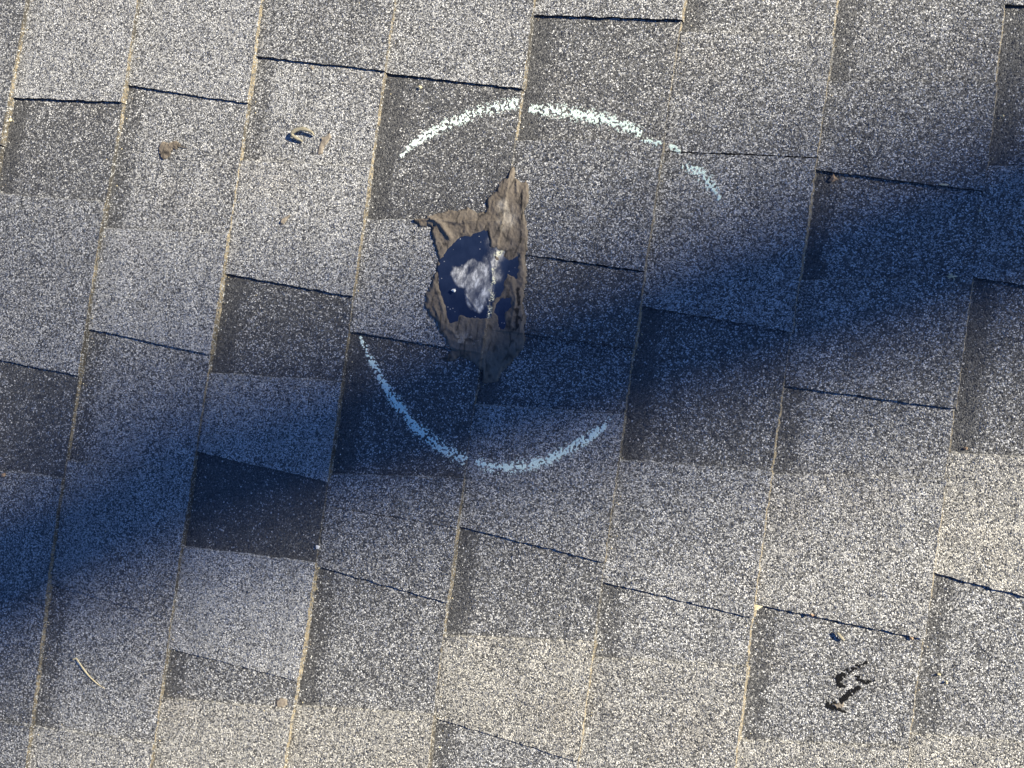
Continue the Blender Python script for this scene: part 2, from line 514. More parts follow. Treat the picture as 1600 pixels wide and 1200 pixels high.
def course_of(x, y):
    x = np.asarray(x, float)
    k = np.full(x.shape, K0)
    for j in range(K0, K1):
        k = np.where(x > line_x(j, y), j + 1, k)
    return k
def wave(x, y):
    return 0.0012 * (fbm(x, y, 0.07, 21, 2) - 0.5)
def base_z(k, x, y):
    u = (x - line_x(k - 1, y)) / EXPO
    return ZB + RISE * u + wave(x, y)
def jag(x, seed):
    return 0.0010 * (vnoise(x, x * 0 + seed, 0.005, 5) - 0.5) + 0.0012 * (vnoise(x, x * 0 + seed, 0.0015, 6) - 0.5)
def surf(x, y):
    """height of the roof surface (roof coordinates)"""
    x, y = np.atleast_1d(np.asarray(x, float)), np.atleast_1d(np.asarray(y, float))
    kk = course_of(x, y)
    z = np.zeros(x.shape)
    for k in range(K0, K1 + 1):
        m = kk == k
        if not m.any():
            continue
        xx, yy = x[m], y[m]
        zz = base_z(k, xx, yy)
        add = np.zeros(xx.shape)
        for t in courses[k][1]:
            inside = (yy < t['top'][0] + t['top'][1] * xx) & (yy > t['bot'][0] + t['bot'][1] * xx)
            add = np.where(inside, THICK + t['lift'] * smooth(0.0, 0.5, (xx - line_x(k - 1, yy)) / EXPO), add)
        z[m] = zz + add
    return z

# roof deck with the shingles as parts, their laminated tabs as sub-parts
def box_mesh(name, x0, x1, y0, y1, z0, z1, mat):
    V = [(x0,y0,z0),(x1,y0,z0),(x1,y1,z0),(x0,y1,z0),(x0,y0,z1),(x1,y0,z1),(x1,y1,z1),(x0,y1,z1)]
    F = [(0,3,2,1),(4,5,6,7),(0,1,5,4),(1,2,6,5),(2,3,7,6),(3,0,4,7)]
    return mesh_from(name, V, F, [mat])
RX0, RX1 = EXPO * (K0 - 5) + .02, EXPO * (K1 - 4) - .02
roof = link("roof", box_mesh("roof", RX0, RX1, Y_MIN, Y_MAX, -0.034, -0.0155, M_PLY))
tag(roof, "weathered grey asphalt shingle roof laid in overlapping laminated courses", kind="structure")
TOPS.append(roof)

def sheet(name, parent, k, ybot, ytop, nx, ny, ztop_f, zlow_f, tone_f, band_f, over, jag_seed, butt_in=0.0, glare=0.0):
    """one layer of a shingle: gridded top, sloping cut butt edge, black lower side, upper side coloured as sunlit, jittered edges.
    ybot / ytop are (a, b) lines y = a + b x."""
    s = np.linspace(0, 1, ny)
    u = np.linspace(0, 1, nx)
    Sg, Ug = np.meshgrid(s, u, indexing='ij')
    xm = EXPO * (k - 4.5)
    Y = (ybot[0] + ybot[1] * xm) * (1 - Sg) + (ytop[0] + ytop[1] * xm) * Sg
    for _ in range(4):
        xl = line_x(k - 1, Y) - over
        xr = line_x(k, Y) - butt_in
        X = xl + (xr - xl) * Ug
        Y = (ybot[0] + ybot[1] * X + jag(X, jag_seed)) * (1 - Sg) + (ytop[0] + ytop[1] * X + jag(X, jag_seed + 50)) * Sg
    Z = ztop_f(X, Y)
    nV = nx * ny
    V = [np.stack([X.ravel(), Y.ravel(), Z.ravel()], 1)]
    tone = [tone_f(X, Y).ravel()]
    band = [band_f(X, Y).ravel()]
    idx = np.arange(nV).reshape(ny, nx)
    q = np.stack([idx[:-1, :-1], idx[:-1, 1:], idx[1:, 1:], idx[1:, :-1]], -1).reshape(-1, 4)
    F, MI = [q], [np.zeros(len(q), int)]
    # butt edge: three rows from the top lip down and out
    Yb = Y[:, -1]
    Xb = X[:, -1]
    Zt = Z[:, -1]
    zl = zlow_f(Xb, Yb)
    run = (0.0010 if k < 4 else 0.0020 if k < 6 else 0.0030) + 0.0016 * vnoise(Yb, Yb * 0 + k, 0.03, 31) + 0.0010 * vnoise(Yb, Yb * 0 + k, 0.004, 32)
    rows = [idx[:, -1]]
    start = nV
    for f_ in (0.25, 0.65, 1.0):
        r_x = Xb + run * (f_ ** 1.3) + 0.0006 * (vnoise(Yb, Yb * 0 + f_ * 9 + k, 0.0025, 33) - .5)
        r_z = Zt + (zl - Zt) * f_
        V.append(np.stack([r_x, Yb, r_z], 1))
        wear = (0.22 if k < 6 else 0.36) + 0.62 * vnoise(Yb, Yb * 0 + k * 1.7, 0.09, 34)
        tone.append(wear)
        band.append(np.zeros(ny))
        rows.append(np.arange(start, start + ny))
        start += ny
    for a, b in zip(rows[:-1], rows[1:]):
        q = np.stack([a[:-1], b[:-1], b[1:], a[1:]], -1)
        F.append(q)
        MI.append(np.ones(len(q), int))
    # long sides (the ends of a tab)
    for row, flip in ((0, False), (ny - 1, True)):
        low = np.stack([X[row], Y[row] + (0.0015 if flip else 0.0), zlow_f(X[row], Y[row])], 1)
        V.append(low)
        tone.append(tone_f(X[row], Y[row]))
        band.append(np.zeros(nx))
        lo = np.arange(start, start + nx)
        start += nx
        hi = idx[row]
        q = np.stack([lo[:-1], lo[1:], hi[1:], hi[:-1]], -1)
        if flip:
            q = q[:, ::-1]
        F.append(q)
        MI.append(np.full(len(q), 0 if flip else 2))  # sunward side gets granule colour so that it looks lit
    me = mesh_from(name, np.concatenate(V), np.concatenate(F), [M_GRAN, M_BUTT, M_SIDE], np.concatenate(MI),
                   dict(tone=np.concatenate(tone), band=np.concatenate(band), glare=np.full(sum(len(t_) for t_ in tone), glare)))
    return link(name, me, parent)

SEAMS = {4: [edge_line(((505,790),(715,824)))], 6: [edge_line(((1039,236),(1271,247)))], 5: [edge_line(((819,397.5),(999,424.5)))]}
for k in range(K0, K1 + 1):
    first_gap, lst = courses[k]
    xm = EXPO * (k - 4.5)
    # end joints between the metre-long shingles of this course
    cuts = list(SEAMS.get(k, []))
    if not cuts:
        cuts = [lst[len(lst) // 4]['bot'], lst[(3 * len(lst)) // 4]['bot']] if k not in TABS else [lst[0]['bot']]
        cuts = [(a, b) for a, b in cuts]
    cuts = sorted(cuts, key=lambda c: c[0] + c[1] * xm)
    bounds = [(Y_MIN, 0.0)] + cuts + [(Y_MAX, 0.0)]
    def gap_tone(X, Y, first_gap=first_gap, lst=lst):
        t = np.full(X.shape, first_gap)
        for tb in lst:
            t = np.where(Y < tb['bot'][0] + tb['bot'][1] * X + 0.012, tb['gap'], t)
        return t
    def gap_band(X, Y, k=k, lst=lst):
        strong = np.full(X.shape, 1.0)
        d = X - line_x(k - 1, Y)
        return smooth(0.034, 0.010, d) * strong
    for a, b in zip(bounds[:-1], bounds[1:]):
        lo = (a[0] + 0.0004, a[1])
        hi = (b[0] - 0.0004, b[1])
        span = hi[0] + hi[1] * xm - lo[0] - lo[1] * xm
        if span < 0.03:
            continue
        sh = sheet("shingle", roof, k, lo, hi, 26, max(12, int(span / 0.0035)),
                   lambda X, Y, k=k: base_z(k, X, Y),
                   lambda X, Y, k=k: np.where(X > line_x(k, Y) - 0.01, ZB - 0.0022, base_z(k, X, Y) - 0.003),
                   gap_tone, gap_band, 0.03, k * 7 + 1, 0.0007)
        for i, tb in enumerate(lst):
            yc = 0.5 * (tb['top'][0] + tb['bot'][0]) + 0.5 * (tb['top'][1] + tb['bot'][1]) * xm
            if not (lo[0] + lo[1] * xm <= yc < hi[0] + hi[1] * xm):
                continue
            lf = tb['lift']
            span_t = tb['top'][0] - tb['bot'][0] + (tb['top'][1] - tb['bot'][1]) * xm
            def ztop(X, Y, k=k, lf=lf):
                zz = base_z(k, X, Y) + THICK + lf * smooth(0.0, 0.5, (X - line_x(k - 1, Y)) / EXPO)
                # under the course above the tab is pressed flat
                return np.minimum(zz, np.where(X < line_x(k - 1, Y), ZB + THICK - 0.0004, 9.0))
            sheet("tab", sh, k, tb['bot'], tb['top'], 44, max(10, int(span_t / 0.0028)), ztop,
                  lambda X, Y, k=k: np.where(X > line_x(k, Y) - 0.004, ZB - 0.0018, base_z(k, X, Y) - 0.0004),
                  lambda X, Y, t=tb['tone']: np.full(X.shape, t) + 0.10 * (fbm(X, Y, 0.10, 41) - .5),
                  lambda X, Y: X * 0, 0.016, k * 13 + i, 0.0, GLARE.get((k, i - tb['first']), 0.0))

# ------------------------------------------------------------------ roof-cement patch
def in_poly(P, X, Y):
    inside = np.zeros(X.shape, bool)
    n = len(P)
    for i in range(n):
        x0, y0 = P[i]
        x1, y1 = P[(i + 1) % n]
        c = ((y0 > Y) != (y1 > Y)) & (X < (x1 - x0) * (Y - y0) / (y1 - y0 + 1e-15) + x0)
        inside ^= c
    return inside
def seg_dist(P, X, Y, closed=True):
    d = np.full(X.shape, 9.0)
    n = len(P)
    for i in range(n if closed else n - 1):
        a, b = P[i], P[(i + 1) % n]
        v = b - a
        t = np.clip(((X - a[0]) * v[0] + (Y - a[1]) * v[1]) / (v @ v + 1e-15), 0, 1)
        d = np.minimum(d, np.hypot(X - a[0] - t * v[0], Y - a[1] - t * v[1]))
    return d
def sdist(P, X, Y):
    d = seg_dist(P, X, Y)
    return np.where(in_poly(P, X, Y), d, -d)
OUTER = ats([(800,248),(806,262),(808,280),(816,283),(822,278),(828,288),(826,310),(822,330),(824,360),(822,395),(824,420),(822,450),(820,480),(821,505),(822,528),(818,543),(806,560),(795,572),(785,582),(781,590),(778,597),(752,599),(750,575),(738,562),(720,556),(704,563),(690,558),(708,548),(698,535),(688,520),(682,505),(670,492),(662,480),(666,462),(672,440),(680,425),(683,410),(681,395),(677,380),(672,364),(677,354),(668,354),(655,353),(645,342),(660,340),(670,333),(690,330),(710,328),(730,325),(745,333),(756,329),(762,310),(772,298),(782,285),(792,278),(797,262)])
HOLE = ats([(690,437),(688,420),(692,408),(700,396),(712,383),(722,372),(735,374),(748,366),(762,362),(764,378),(764,390),(775,388),(786,394),(784,402),(795,410),(808,402),(808,425),(806,433),(798,425),(790,424),(787,435),(785,448),(780,458),(770,468),(765,480),(763,495),(748,494),(730,492),(715,489),(713,500),(705,502),(699,490),(698,478),(692,462)])
HOLE2 = ats([(776,476),(786,469),(796,467),(798,478),(790,486),(785,491),(787,506),(784,511),(781,492),(776,486)])
ISLE = ats([(771,400),(778,398),(785,404),(781,411),(773,410)])
FILM = ats([(704,430),(710,416),(722,414),(732,408),(742,406),(752,410),(762,418),(768,432),(766,455),(762,478),(750,489),(732,490),(724,472),(726,452),(714,445)])

cx0, cx1 = OUTER[:, 0].min() - .004, OUTER[:, 0].max() + .004
cy0, cy1 = OUTER[:, 1].min() - .004, OUTER[:, 1].max() + .004
STEP = 0.00075
gx = np.arange(cx0, cx1, STEP)
gy = np.arange(cy0, cy1, STEP)
GX, GY = np.meshgrid(gx, gy)
def box_blur(Z, r):
    for ax in (0, 1):
        pad = [(r, r) if i == ax else (0, 0) for i in range(2)]
        c = np.cumsum(np.pad(Z, pad, mode='edge'), axis=ax)
        c = np.insert(c, 0, 0, axis=ax)
        n = Z.shape[ax]
        a = np.take(c, np.arange(2 * r + 1, 2 * r + 1 + n), axis=ax)
        b = np.take(c, np.arange(0, n), axis=ax)
        Z = (a - b) / (2 * r + 1)
    return Z
S0 = surf(GX.ravel(), GY.ravel()).reshape(GX.shape)
SB = np.maximum(box_blur(box_blur(S0, 9), 8), S0)
warp = 0.0060 * (fbm(GX * .8 + GY * .5, GY, 0.009, 51) - .5) + 0.0034 * (fbm(GX, GY * .6, 0.0028, 52) - .5)
d_out = sdist(OUTER, GX, GY) + warp
d_h = np.maximum(sdist(HOLE, GX, GY), sdist(HOLE2, GX, GY)) + 0.0016 * (fbm(GX, GY, 0.005, 53) - .5)
d_h = np.where(in_poly(ISLE, GX, GY), -seg_dist(ISLE, GX, GY), d_h)
inside = (d_out > 0) & (d_h < 0)
# trowel ridges (photo pixels), height, half width
RIDGES = [([(668,338),(690,352),(704,372)], .0032, .0024), ([(648,343),(675,342),(720,350),(740,345)], .0022, .002), ([(800,258),(795,290),(790,320)], .0012, .003),
          ([(817,300),(815,345)], .0010, .0016), ([(806,268),(808,300)], .0015, .0012), ([(757,375),(763,360),(768,375),(773,390)], .0016, .002),
          ([(700,530),(735,540),(760,530)], .0014, .0022), ([(680,480),(690,505),(715,525)], .0016, .0018), ([(760,500),(757,540),(755,585)], .0007, .0016), ([(676,440),(690,470),(694,490)], .0014, .002),
          ([(725,345),(730,360),(722,370)], .0014, .0016), ([(800,440),(806,470),(800,500)], .0016, .0016), ([(775,330),(790,350),(800,372)], .001, .003)]
thick = 0.0012 + 0.0014 * fbm(GX, GY, 0.03, 54) + 0.0010 * (fbm(GX * 1.0 + GY * .6, GY * .3, 0.006, 55) - .5) + 0.0006 * (vnoise(GX, GY, 0.002, 56) - .5)
for pts, h, w in RIDGES:
    P = ats(pts)
    d = seg_dist(P, GX, GY, False) + 0.0014 * (fbm(GX, GY, 0.006, 57) - .5)
    thick = thick + (0.75 if h > .002 else 0.5) * h * np.exp(-(d / w) ** 2)
lip = smooth(0.0, 0.0034, d_out)
CZ = SB + thick * (0.16 + 0.84 * lip)
CZ = CZ - 0.0012 * smooth(-0.004, 0.0, d_h)       # thins towards the bare bitumen
TARC = seg_dist(ats([(808,452),(812,470),(806,485),(811,500),(806,518)]), GX, GY, False)
tar = smooth(0.0030, 0.0012, TARC + 0.006 * (vnoise(GX, GY, 0.0025, 58) - .42))
tar = np.maximum(tar, smooth(0.0014, 0.0006, np.abs(seg_dist(ats([(814,300),(816,330),(814,370),(816,410)]), GX, GY, False) + .0015 * (vnoise(GX, GY, .004, 59) - .5))) * (vnoise(GX, GY, .008, 60) > .45))
scuff = smooth(0.010, 0.002, seg_dist(ats([(788,322),(797,345),(786,350)]), GX, GY, False)) * fbm(GX, GY, 0.004, 61) * 1.5
scuff = np.maximum(scuff, 0.8 * smooth(0.012, 0.002, seg_dist(ats([(715,530),(740,532)]), GX, GY, False)) * (fbm(GX, GY, 0.004, 62) > .55))
def grid_mesh(name, mask, Z, mats, attrs):
    idx = np.arange(GX.size).reshape(GX.shape)
    qm = mask[:-1, :-1] & mask[:-1, 1:] & mask[1:, 1:] & mask[1:, :-1]
    q = np.stack([idx[:-1, :-1], idx[:-1, 1:], idx[1:, 1:], idx[1:, :-1]], -1)[qm]
    used, inv = np.unique(q, return_inverse=True)
    q = inv.reshape(-1, 4)
    V = np.stack([GX.ravel()[used], GY.ravel()[used], Z.ravel()[used]], 1)
    nT = len(V)
    # skirt down along every border edge
    e = np.concatenate([q[:, [0, 1]], q[:, [1, 2]], q[:, [2, 3]], q[:, [3, 0]]])
    key = np.sort(e, 1)
    _, first, cnt = np.unique(key, axis=0, return_index=True, return_counts=True)
    be = e[first[cnt == 1]]
    bv, binv = np.unique(be, return_inverse=True)
    be2 = binv.reshape(-1, 2) + nT
    low = V[bv].copy()
    low[:, 2] = np.minimum(low[:, 2] - .0004, S0.ravel()[used][bv] - 0.0012)
    sk = np.stack([be[:, 1], be[:, 0], be2[:, 0], be2[:, 1]], 1)
    A = {k_: np.concatenate([v.ravel()[used], v.ravel()[used][bv]]) for k_, v in attrs.items()}
    return mesh_from(name, np.concatenate([V, low]), np.concatenate([q, sk]), mats, None, A, True)

patch = bpy.data.objects.new("roof_patch", None)
patch.empty_display_size = 0.05
pc = at(750, 440)
patch.location = (pc[0], pc[1], 0)
COL.objects.link(patch)
tag(patch, "brown roof cement patch with a glossy black centre smeared over the shingles", "roof patch")
TOPS.append(patch)
cem = link("cement", grid_mesh("cement", inside, CZ, [M_CEM], dict(tar=tar, scuff=scuff)), patch)
cem.matrix_parent_inverse = Matrix.Translation(-Vector(patch.location))
d_f = sdist(FILM, GX, GY) + 0.011 * (fbm(GX + .5 * GY, GY * .6, 0.008, 63, 4) - .5)
film = smooth(-0.0004, 0.0035, d_f) * (.55 + .45 * smooth(.35, .6, fbm(GX - .6 * GY, GY * .5, .006, 71, 4)))
film = np.maximum(film, 0.75 * smooth(0.010, 0.001, seg_dist(ats([(772,380),(780,395),(768,408),(775,430)]), GX, GY, False)) * fbm(GX, GY, .006, 64) * 1.4)
chalky = smooth(0.0026, 0.0006, seg_dist(ats([(771,420),(769,447),(769,462),(767,480),(764,494)]), GX, GY, False) + .0065 * (vnoise(GX, GY, .004, 65) - .35))
chalky = np.maximum(chalky, smooth(0.003, 0.001, seg_dist(ats([(775,399),(784,394)]), GX, GY, False)))
TZ = SB + 0.0008 + 0.0012 * fbm(GX, GY, 0.02, 66) + 0.0005 * film * fbm(GX, GY, 0.010, 67)
for pts in ([(729,462),(738,475),(747,487)], [(768,410),(771,440),(769,470)]):
    dd = seg_dist(ats(pts), GX, GY, False)
    TZ = TZ + 0.0008 * np.exp(-(dd / .0010) ** 2)
hole_mask = d_h > -0.0035
bit = link("bitumen", grid_mesh("bitumen", hole_mask & (d_out > .001), TZ, [M_TAR], dict(film=film, chalky=chalky)), patch)
bit.matrix_parent_inverse = Matrix.Translation(-Vector(patch.location))

# ------------------------------------------------------------------ chalk: crumbs left on the granules
def chalk(name, strokes, label, n_per_m, seed, wide=1.0, mat=None, cat="chalk mark", group="chalk arcs circling the roof patch", level=0.59):
    r = np.random.default_rng(seed)
    V, F = [], []
    for pts, widths, dens in strokes:
        P = ats(pts)
        seg = np.hypot(*np.diff(P, axis=0).T)
        cum = np.concatenate([[0], np.cumsum(seg)])
        n = int(cum[-1] * n_per_m * 1.7 * dens)
        t = r.uniform(0, cum[-1], n)
        x = np.interp(t, cum, P[:, 0])
        y = np.interp(t, cum, P[:, 1])
        i = np.clip(np.searchsorted(cum, t) - 1, 0, len(seg) - 1)
        tx, ty = (np.diff(P, axis=0)[i] / seg[i][:, None]).T
        w = np.interp(t, cum, np.array(widths)) * 0.0012 * wide
        off = np.clip(r.normal(0, .5, n), -1.7, 1.7) * w
        x, y = x - ty * off, y + tx * off
        # the chalk rubs off on the high granules only
        keep = vnoise(x, y, 0.0016, seed) + 0.30 * vnoise(x, y, 0.008, seed + 1) + r.uniform(-.10, .10, n) > level + 0.20 * np.abs(off) / (w + 1e-9)
        x, y = x[keep], y[keep]
        z = surf(x, y) + 0.0002
        for xx, yy, zz in zip(x, y, z):
            s = r.uniform(.00025, .00065)
            m = 5
            a0 = r.uniform(0, 6.28)
            st = len(V)
            ang = [a0 + j * 6.283 / m for j in range(m)]
            for a in ang:
                rr = s * r.uniform(.6, 1.15)
                V.append((xx + rr * math.cos(a), yy + rr * math.sin(a), zz - .0003))
            V.append((xx + r.uniform(-.3, .3) * s, yy + r.uniform(-.3, .3) * s, zz + s * .55))
            for j in range(m):
                F.append((st + j, st + (j + 1) % m, st + m))
    o = link(name, mesh_from(name, V, F, [mat or M_CHALK]))
    tag(o, label, cat, group)
    TOPS.append(o)
    return o
chalk("chalk_mark", [([(624,243),(640,226),(665,209),(700,191),(740,176),(775,166),(810,160)], [1.2, 2.6, 4.2, 5.0, 5.6, 5.6, 5.4], 1.0),
                     ([(825,168),(860,170),(905,176),(945,185),(985,200),(1003,207)], [4.6, 5.2, 6.2, 6.8, 5.4, 3.6], 1.0),
                     ([(1003,218),(1018,222),(1034,226)], [2.6, 4.6, 3.2], .9), ([(1045,228),(1058,230),(1062,240)], [2.4, 3.0, 2.0], .6),
                     ([(1066,259),(1084,262),(1098,276),(1112,292),(1121,302)], [3.2, 4.6, 5.2, 4.6, 2.4], 1.2), ([(1118,300),(1126,312),(1132,320)], [2.6, 2.2, 1.6], .8)],
      "pale mint chalk arc curving over the top of the brown roof patch", 46000, 3)
chalk("chalk_mark", [([(560,525),(570,548),(584,575),(602,606),(625,640),(655,674),(690,700),(728,720)], [.9, 1.8, 2.4, 3.0, 3.8, 4.4, 4.6, 4.0], .85),
                     ([(742,722),(765,729),(795,731),(830,726),(865,714),(900,696),(928,678),(945,664)], [2.6, 3.6, 4.0, 4.0, 3.6, 3.4, 3.0, 1.8], .85),
                     ([(944,664),(955,652)], [2.0, 1.2], .2)],
      "pale blue chalk arc curving below the brown roof patch in the shadow", 70000, 8, 1.25, level=.56)

# ------------------------------------------------------------------ litter
def strip(name, pts, widths, lift, mat, thick=0.0008, nsub=6, curl=0.0, top=True):
    """a thin bent strip following photo pixels; lift = heights (m) above the roof at the points"""
    P = ats(pts)
    n = len(P)
    tt = np.linspace(0, n - 1, (n - 1) * nsub + 1)
    i0 = np.clip(np.floor(tt).astype(int), 0, n - 2)
    f = tt - i0
    def cr(A):
        A = np.asarray(A, float)
        p0, p1, p2, p3 = A[np.maximum(i0 - 1, 0)], A[i0], A[i0 + 1], A[np.minimum(i0 + 2, n - 1)]
        ff = f[:, None] if A.ndim > 1 else f
        return 0.5 * (2 * p1 + (p2 - p0) * ff + (2 * p0 - 5 * p1 + 4 * p2 - p3) * ff ** 2 + (3 * p1 - p0 - 3 * p2 + p3) * ff ** 3)
    C = cr(P)
    W = np.maximum(cr(np.array(widths, float) * .001), .0001)
    H = np.interp(tt, np.arange(n), lift)
    T = np.gradient(C, axis=0)
    T /= np.linalg.norm(T, axis=1)[:, None] + 1e-12
    Nn = np.stack([-T[:, 1], T[:, 0]], 1)
    z = box_blur(surf(C[:, 0], C[:, 1])[:, None], 2)[:, 0] + H
    V, F = [], []
    ring = 6
    for c, nv, w, zz in zip(C, Nn, W, z):
        w = w * random.uniform(.80, 1.22)
        for a in range(ring):
            an = 6.283 * a / ring
            s = math.cos(an)
            V.append((c[0] + nv[0] * w * s / 2, c[1] + nv[1] * w * s / 2, zz + thick * math.sin(an) * .5 + curl * (s * s) + thick * .5))
    m = len(C)
    for r_ in range(m - 1):
        for a in range(ring):
            b_ = (a + 1) % ring
            F.append((r_ * ring + a, r_ * ring + b_, (r_ + 1) * ring + b_, (r_ + 1) * ring + a))
    F.append(tuple(range(ring))[::-1])
    F.append(tuple((m - 1) * ring + a for a in range(ring)))
    o = link(name, mesh_from(name, V, F, [mat], None, None, True))
    return o
def crumb(name, poly, height, mat, seed, rag=.0008, base=0.0):
    """a small ragged lump with an uneven top over an outline in photo pixels"""
    P = ats(poly)
    x0, y0 = P.min(0) - .001
    x1, y1 = P.max(0) + .001
    st = min(.0006, max(x1 - x0, y1 - y0) / 14)
    xs, ys = np.arange(x0, x1, st), np.arange(y0, y1, st)
    X, Y = np.meshgrid(xs, ys)
    d = sdist(P, X, Y) + rag * (fbm(X, Y, .003, seed) - .5) * 2
    hh = np.asarray(height if not callable(height) else height(X, Y), float) * (0.3 + 0.7 * smooth(0, .0016, d)) * (.55 + .9 * fbm(X, Y, .005, seed + 1))
    s = surf(X.ravel(), Y.ravel()).reshape(X.shape)
    Z = s + base + hh + .0002
    mask = d > 0
    idx = np.arange(X.size).reshape(X.shape)
    qm = mask[:-1, :-1] & mask[:-1, 1:] & mask[1:, 1:] & mask[1:, :-1]
    q = np.stack([idx[:-1, :-1], idx[:-1, 1:], idx[1:, 1:], idx[1:, :-1]], -1)[qm]
    used, inv = np.unique(q, return_inverse=True)
    q = inv.reshape(-1, 4)
    V = np.stack([X.ravel()[used], Y.ravel()[used], Z.ravel()[used]], 1)
    nT = len(V)
    e = np.concatenate([q[:, [0, 1]], q[:, [1, 2]], q[:, [2, 3]], q[:, [3, 0]]])
    _, first, cnt = np.unique(np.sort(e, 1), axis=0, return_index=True, return_counts=True)
    be = e[first[cnt == 1]]
    bv, binv = np.unique(be, return_inverse=True)
    be2 = binv.reshape(-1, 2) + nT
    low = V[bv].copy()
    low[:, 2] = s.ravel()[used][bv] + base - .0006
    sk = np.stack([be[:, 1], be[:, 0], be2[:, 0], be2[:, 1]], 1)
    A = dict(tar=np.zeros(nT + len(low)), scuff=np.zeros(nT + len(low)), tone=np.full(nT + len(low), .5))
    return link(name, mesh_from(name, np.concatenate([V, low]), np.concatenate([q, sk]), [mat], None, A, False))
def top(o, label, cat, group=None):
    tag(o, label, cat, group)
    TOPS.append(o)
    return o
CG = "dabs of dried cement on the shingles"
o = crumb("cement_dab", [(244,224),(252,219),(262,223),(272,219),(280,224),(274,232),(268,231),(264,240),(257,247),(250,246),(247,236)], .0015, M_CEM, 101, .0030)
tail = strip("tail", [(270,227),(280,228),(291,230)], [1.6, 1.2, .5], [.0012, .001, .0004], M_CEM, .0009)
tail.parent = o
top(o, "brown cement dab with a thin tail on the left pale shingle", "cement dab", CG)
o = strip("dried_stem", [(471,220),(460,214),(456,209),(462,204),(474,202),(486,206),(490,211)], [1.8, 3.6, 4.4, 4.4, 4.0, 3.0, 1.4], [.0006, .0018, .0030, .0032, .0030, .0022, .0008], M_CURL, .0022)
top(o, "khaki dried stem curled like a hook on the pale shingle", "dried stem")
top(crumb("cement_dab", [(494,240),(496,228),(500,220),(498,214),(506,213),(514,206),(517,212),(512,220),(506,228),(502,240)], .0011, M_DUN, 103), "thin dun smear beside the hooked dried stem", "cement dab", CG)
top(crumb("cement_dab", [(436,348),(441,341),(448,337),(454,335),(450,342),(444,350),(438,351)], .0014, M_DUN, 104), "small oval dun dab on the shingle left of the patch", "cement dab", CG)
top(crumb("cement_dab", [(481,104),(486,100),(490,104),(486,108)], .0009, M_DUN, 105), "tiny dun dab just under the dark tab edge at the top", "cement dab", CG)
top(crumb("cement_dab", [(430,1096),(438,1091),(448,1093),(449,1101),(442,1106),(432,1105)], .0012, M_DUN, 106), "round tan dab near the bottom beside a butt edge", "cement dab", CG)
# broken black strokes looping over the lower right shingle
chalk("black_mark", [([(1358,1036),(1344,1041),(1328,1049),(1315,1058),(1309,1066),(1313,1072),(1322,1075)], [1.2, 2.0, 2.2, 3.0, 3.2, 2.2, 1.0], 1.0),
                    ([(1346,1075),(1334,1081),(1324,1090),(1314,1098)], [1.4, 2.6, 2.8, 1.6], 1.0), ([(1293,1108),(1299,1102),(1307,1099)], [2.0, 3.6, 2.4], 1.2),
                    ([(1297,1107),(1309,1109),(1323,1115)], [1.8, 1.4, .8], .9), ([(1340,1062),(1354,1068),(1368,1064)], [1.0, 1.6, 1.0], .45), ([(1333,1056),(1345,1060)], [1.0, 1.0], .3)],
      "broken black mark looping across the lower right shingle", 120000, 21, 0.72, M_BLACK, "tar smear", None, .47)
top(crumb("cement_dab", [(1303,1103),(1312,1099),(1322,1098),(1318,1107),(1308,1108)], .0012, M_DUN, 107, .0016), "pale dun dab caught inside the broken black mark", "cement dab", CG)
top(strip("twig", [(1308,989),(1313,995),(1319,1001)], [2.4, 3.2, 2.4], [.0016, .0018, .0012], M_CURL, .0022), "short grey twig on the shingle above the ragged flake", "twig")
# leaves and straw
def flake(name, poly, mat, tilt=.002, seed=0):
    """a thin dry leaf scrap, slightly folded, with real thickness"""
    P = ats(poly)
    c = P.mean(0)
    z0 = float(surf(np.array([c[0]]), np.array([c[1]]))[0]) + .0012
    V = [(c[0], c[1], z0 + tilt)]
    n = len(P)
    rr = random.Random(seed)
    for p in P:
        V.append((p[0], p[1], z0 + rr.uniform(-.0004, .0012)))
    V += [(v[0], v[1], v[2] - .0004) for v in V]
    F = []
    for i in range(n):
        j = (i + 1) % n
        F.append((0, 1 + j, 1 + i))
        F.append((n + 1, n + 2 + i, n + 2 + j))
        F.append((1 + i, 1 + j, n + 2 + j, n + 2 + i))
    return link(name, mesh_from(name, V, F, [mat]))
top(flake("leaf_scrap", [(1295,281),(1299,277),(1303,270),(1307,275),(1312,279),(1306,281),(1301,283)], M_LEAF, .0022, 1), "brown triangular leaf scrap in the shadow under a tab edge", "leaf scrap")
top(flake("leaf_scrap", [(1178,955),(1180,947),(1186,943),(1194,943),(1192,949),(1186,953)], M_STRAW, .0016, 2), "straw yellow leaf scrap at a shingle corner", "leaf scrap")
top(strip("straw", [(1466,289),(1473,290),(1480,290)], [1.0, 1.8, .8], [.0016, .0016, .0014], M_STRAW, .0008), "short yellow straw along a tab edge in the shadow", "straw", "bits of straw")
o = strip("straw", [(1478,432),(1485,433),(1496,432)], [1.0, 1.4, .6], [.001, .0016, .001], M_STRAW, .0008)
b2 = strip("stalk", [(1482,428),(1485,431),(1490,438)], [.8, 1.2, .6], [.0014, .0018, .001], M_STRAW, .0008); b2.parent = o
b3 = strip("stalk", [(1487,427),(1484,433),(1480,436)], [.7, 1.0, .6], [.0012, .0016, .0010], M_STRAW, .0008); b3.parent = o
top(o, "star shaped knot of straw in the dark shadow near the right", "straw", "bits of straw")
o = strip("grass_blade", [(113,1031),(119,1029),(123,1035),(129,1045),(137,1056),(146,1065),(153,1071),(162,1077)], [1.6, 2.0, 1.6, 2.0, 2.0, 1.4, .8, .4], [.0030, .0036, .0028, .0022, .0016, .0012, .0008, .0004], M_STRAW, .0007)
top(o, "dry yellow grass blade with a bent tip at the lower left", "grass blade")
